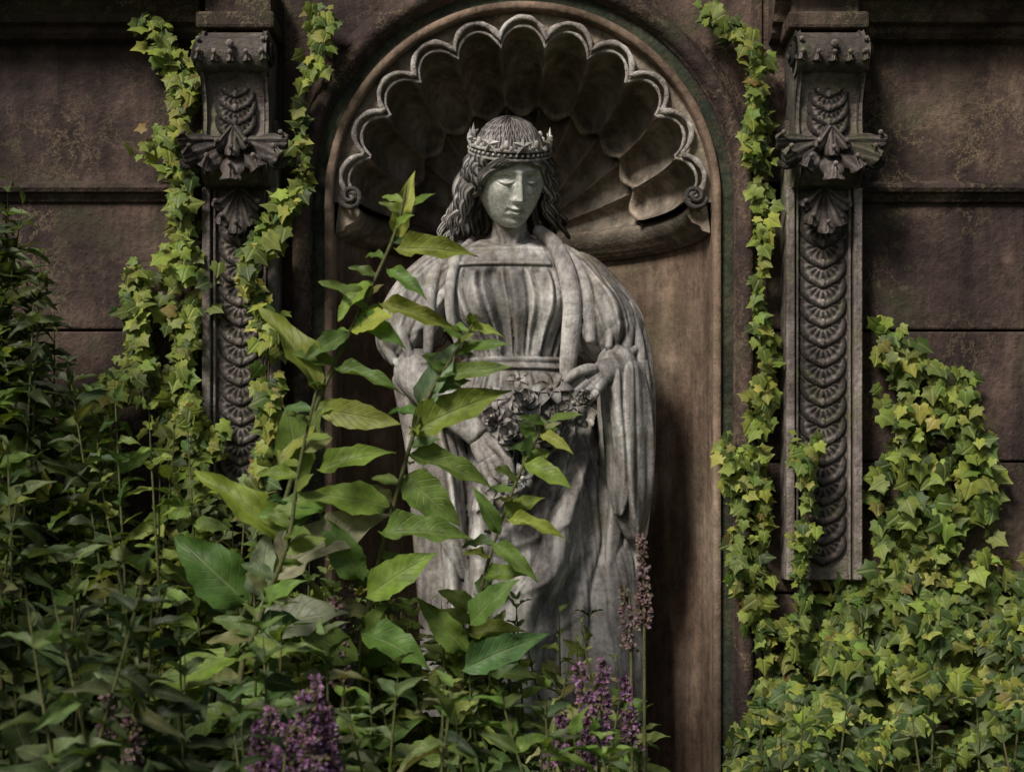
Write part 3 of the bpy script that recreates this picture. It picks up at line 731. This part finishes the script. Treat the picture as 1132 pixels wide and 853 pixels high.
undergrowth('leafy_undergrowth',mkspec(30,-150,330,-1.5,-.95,170,32),TL,C2,(.08,.15),.20,.05,42)
undergrowth('leafy_undergrowth',mkspec(56,340,712,-.6,-.22,0,33,35),TO,C1,(.05,.11),.25,.04,43)
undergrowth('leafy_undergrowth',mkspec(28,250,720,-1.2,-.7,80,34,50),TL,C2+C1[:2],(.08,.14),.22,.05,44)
undergrowth('leafy_undergrowth',[(x,770+random.uniform(0,60),-.7) for x in range(840,1240,24)],TL,C2,(.06,.11),.22,.045,45)
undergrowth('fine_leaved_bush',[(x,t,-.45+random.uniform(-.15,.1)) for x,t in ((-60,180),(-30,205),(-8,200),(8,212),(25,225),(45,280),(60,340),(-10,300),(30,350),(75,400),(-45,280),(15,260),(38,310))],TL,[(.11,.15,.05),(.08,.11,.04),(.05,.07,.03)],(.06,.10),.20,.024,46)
# ------------------------------------------------------------ purple flower spikes
def spikes(name,lst,cols,seed):
    random.seed(seed); root=empty(name); B=Leaves(TP); G_=Geo()
    for (px,pyt,pyb,y,rad,dens) in lst:
        T=W(px,pyt,y); Bt=W(px+random.uniform(-14,14),pyb,y); base=np.array([Bt[0],y,0.])
        tube(G_,[(*base,.005,.005),(*Bt,.004,.004),(*T,.001,.001)],20,6)
        n=int(dens*(pyb-pyt)); R=rad/400.
        for i in range(n):
            q=random.random(); p=Bt+(T-Bt)*q; a=random.uniform(0,2*PI); r=R*(1-q*.8)*random.uniform(.4,1)*(1+.3*math.sin(q*40))
            d=np.array([math.cos(a),math.sin(a),random.uniform(-.2,.5)])
            c=p+d*r
            for k in range(3):
                B.add(c,d+np.array([random.uniform(-1,1),random.uniform(-1,1),random.uniform(-1,1)]),(random.uniform(-1,1),-1,.4),.013,.005,jc(random.choice(cols),.4))
    B.obj('florets',M_pet,root); G_.obj('stalks',M_stem,root)
PU=[(.24,.11,.22),(.17,.08,.18),(.31,.17,.29),(.12,.07,.11),(.14,.13,.06)]
spikes('purple_wildflower',[(300,785,870,-1.25,13,1.8),(335,765,880,-1.3,13,1.8),(362,785,880,-1.25,12,1.7),(318,800,890,-1.3,12,1.7),(350,750,840,-1.2,10,1.5),(285,800,880,-1.25,11,1.6)],PU,51)
spikes('purple_wildflower',[(640,735,830,-.75,10,1.4),(668,725,820,-.75,9,1.4),(690,750,830,-.7,8,1.4),(652,780,860,-.8,11,1.6),(622,780,850,-.8,9,1.4)],PU,52)
spikes('faded_flower_spike',[(709,592,700,-.45,8,1.1),(690,650,720,-.45,9,1.0),(385,600,730,-.7,9,1.2),(372,660,760,-.75,9,1.2),(150,760,860,-1.3,10,1.4),(118,770,870,-1.3,10,1.4)],[(.24,.15,.18),(.20,.13,.14),(.27,.19,.19),(.15,.13,.07)],53)
# ------------------------------------------------------------ ground
G=Geo(); n=60; xs=np.linspace(-1,1,n); xs=np.sign(xs)*np.abs(xs)**2.2*60
G.grid(np.array([[(x,y,0) for x in xs] for y in xs])); G.obj('ground',M_ground)
# ------------------------------------------------------------ camera, light
cam=bpy.data.cameras.new('camera'); co=bpy.data.objects.new('camera',cam); sc.collection.objects.link(co); sc.camera=co
co.location=(0,-4.5,1.5); co.rotation_euler=(PI/2,0,0); cam.sensor_width=36; cam.lens=36*4.5/2.83; cam.shift_y=173.5/1132; cam.clip_end=200
cam.dof.use_dof=True; cam.dof.focus_distance=4.45; cam.dof.aperture_fstop=3.5
d=Vector((.50,.80,-.80)).normalized()
sun=bpy.data.lights.new('sun','SUN'); sun.energy=3.7; sun.angle=math.radians(14); sun.color=(1,.94,.84)
so=bpy.data.objects.new('sun',sun); sc.collection.objects.link(so); so.rotation_euler=d.to_track_quat('-Z','Y').to_euler(); so.location=(-3,-5,6)
w=bpy.data.worlds.new('World'); sc.world=w; w.use_nodes=True; nt=w.node_tree
sky=nt.nodes.new('ShaderNodeTexSky'); sky.sky_type='NISHITA'; sky.sun_disc=False; sky.sun_elevation=math.radians(40.3); sky.sun_rotation=math.radians(212)
sky.dust_density=3
bg=nt.nodes['Background']; bg.inputs[1].default_value=.05; nt.links.new(sky.outputs[0],bg.inputs[0])
sc.view_settings.view_transform='Standard'; sc.view_settings.look='None'; sc.view_settings.exposure=0
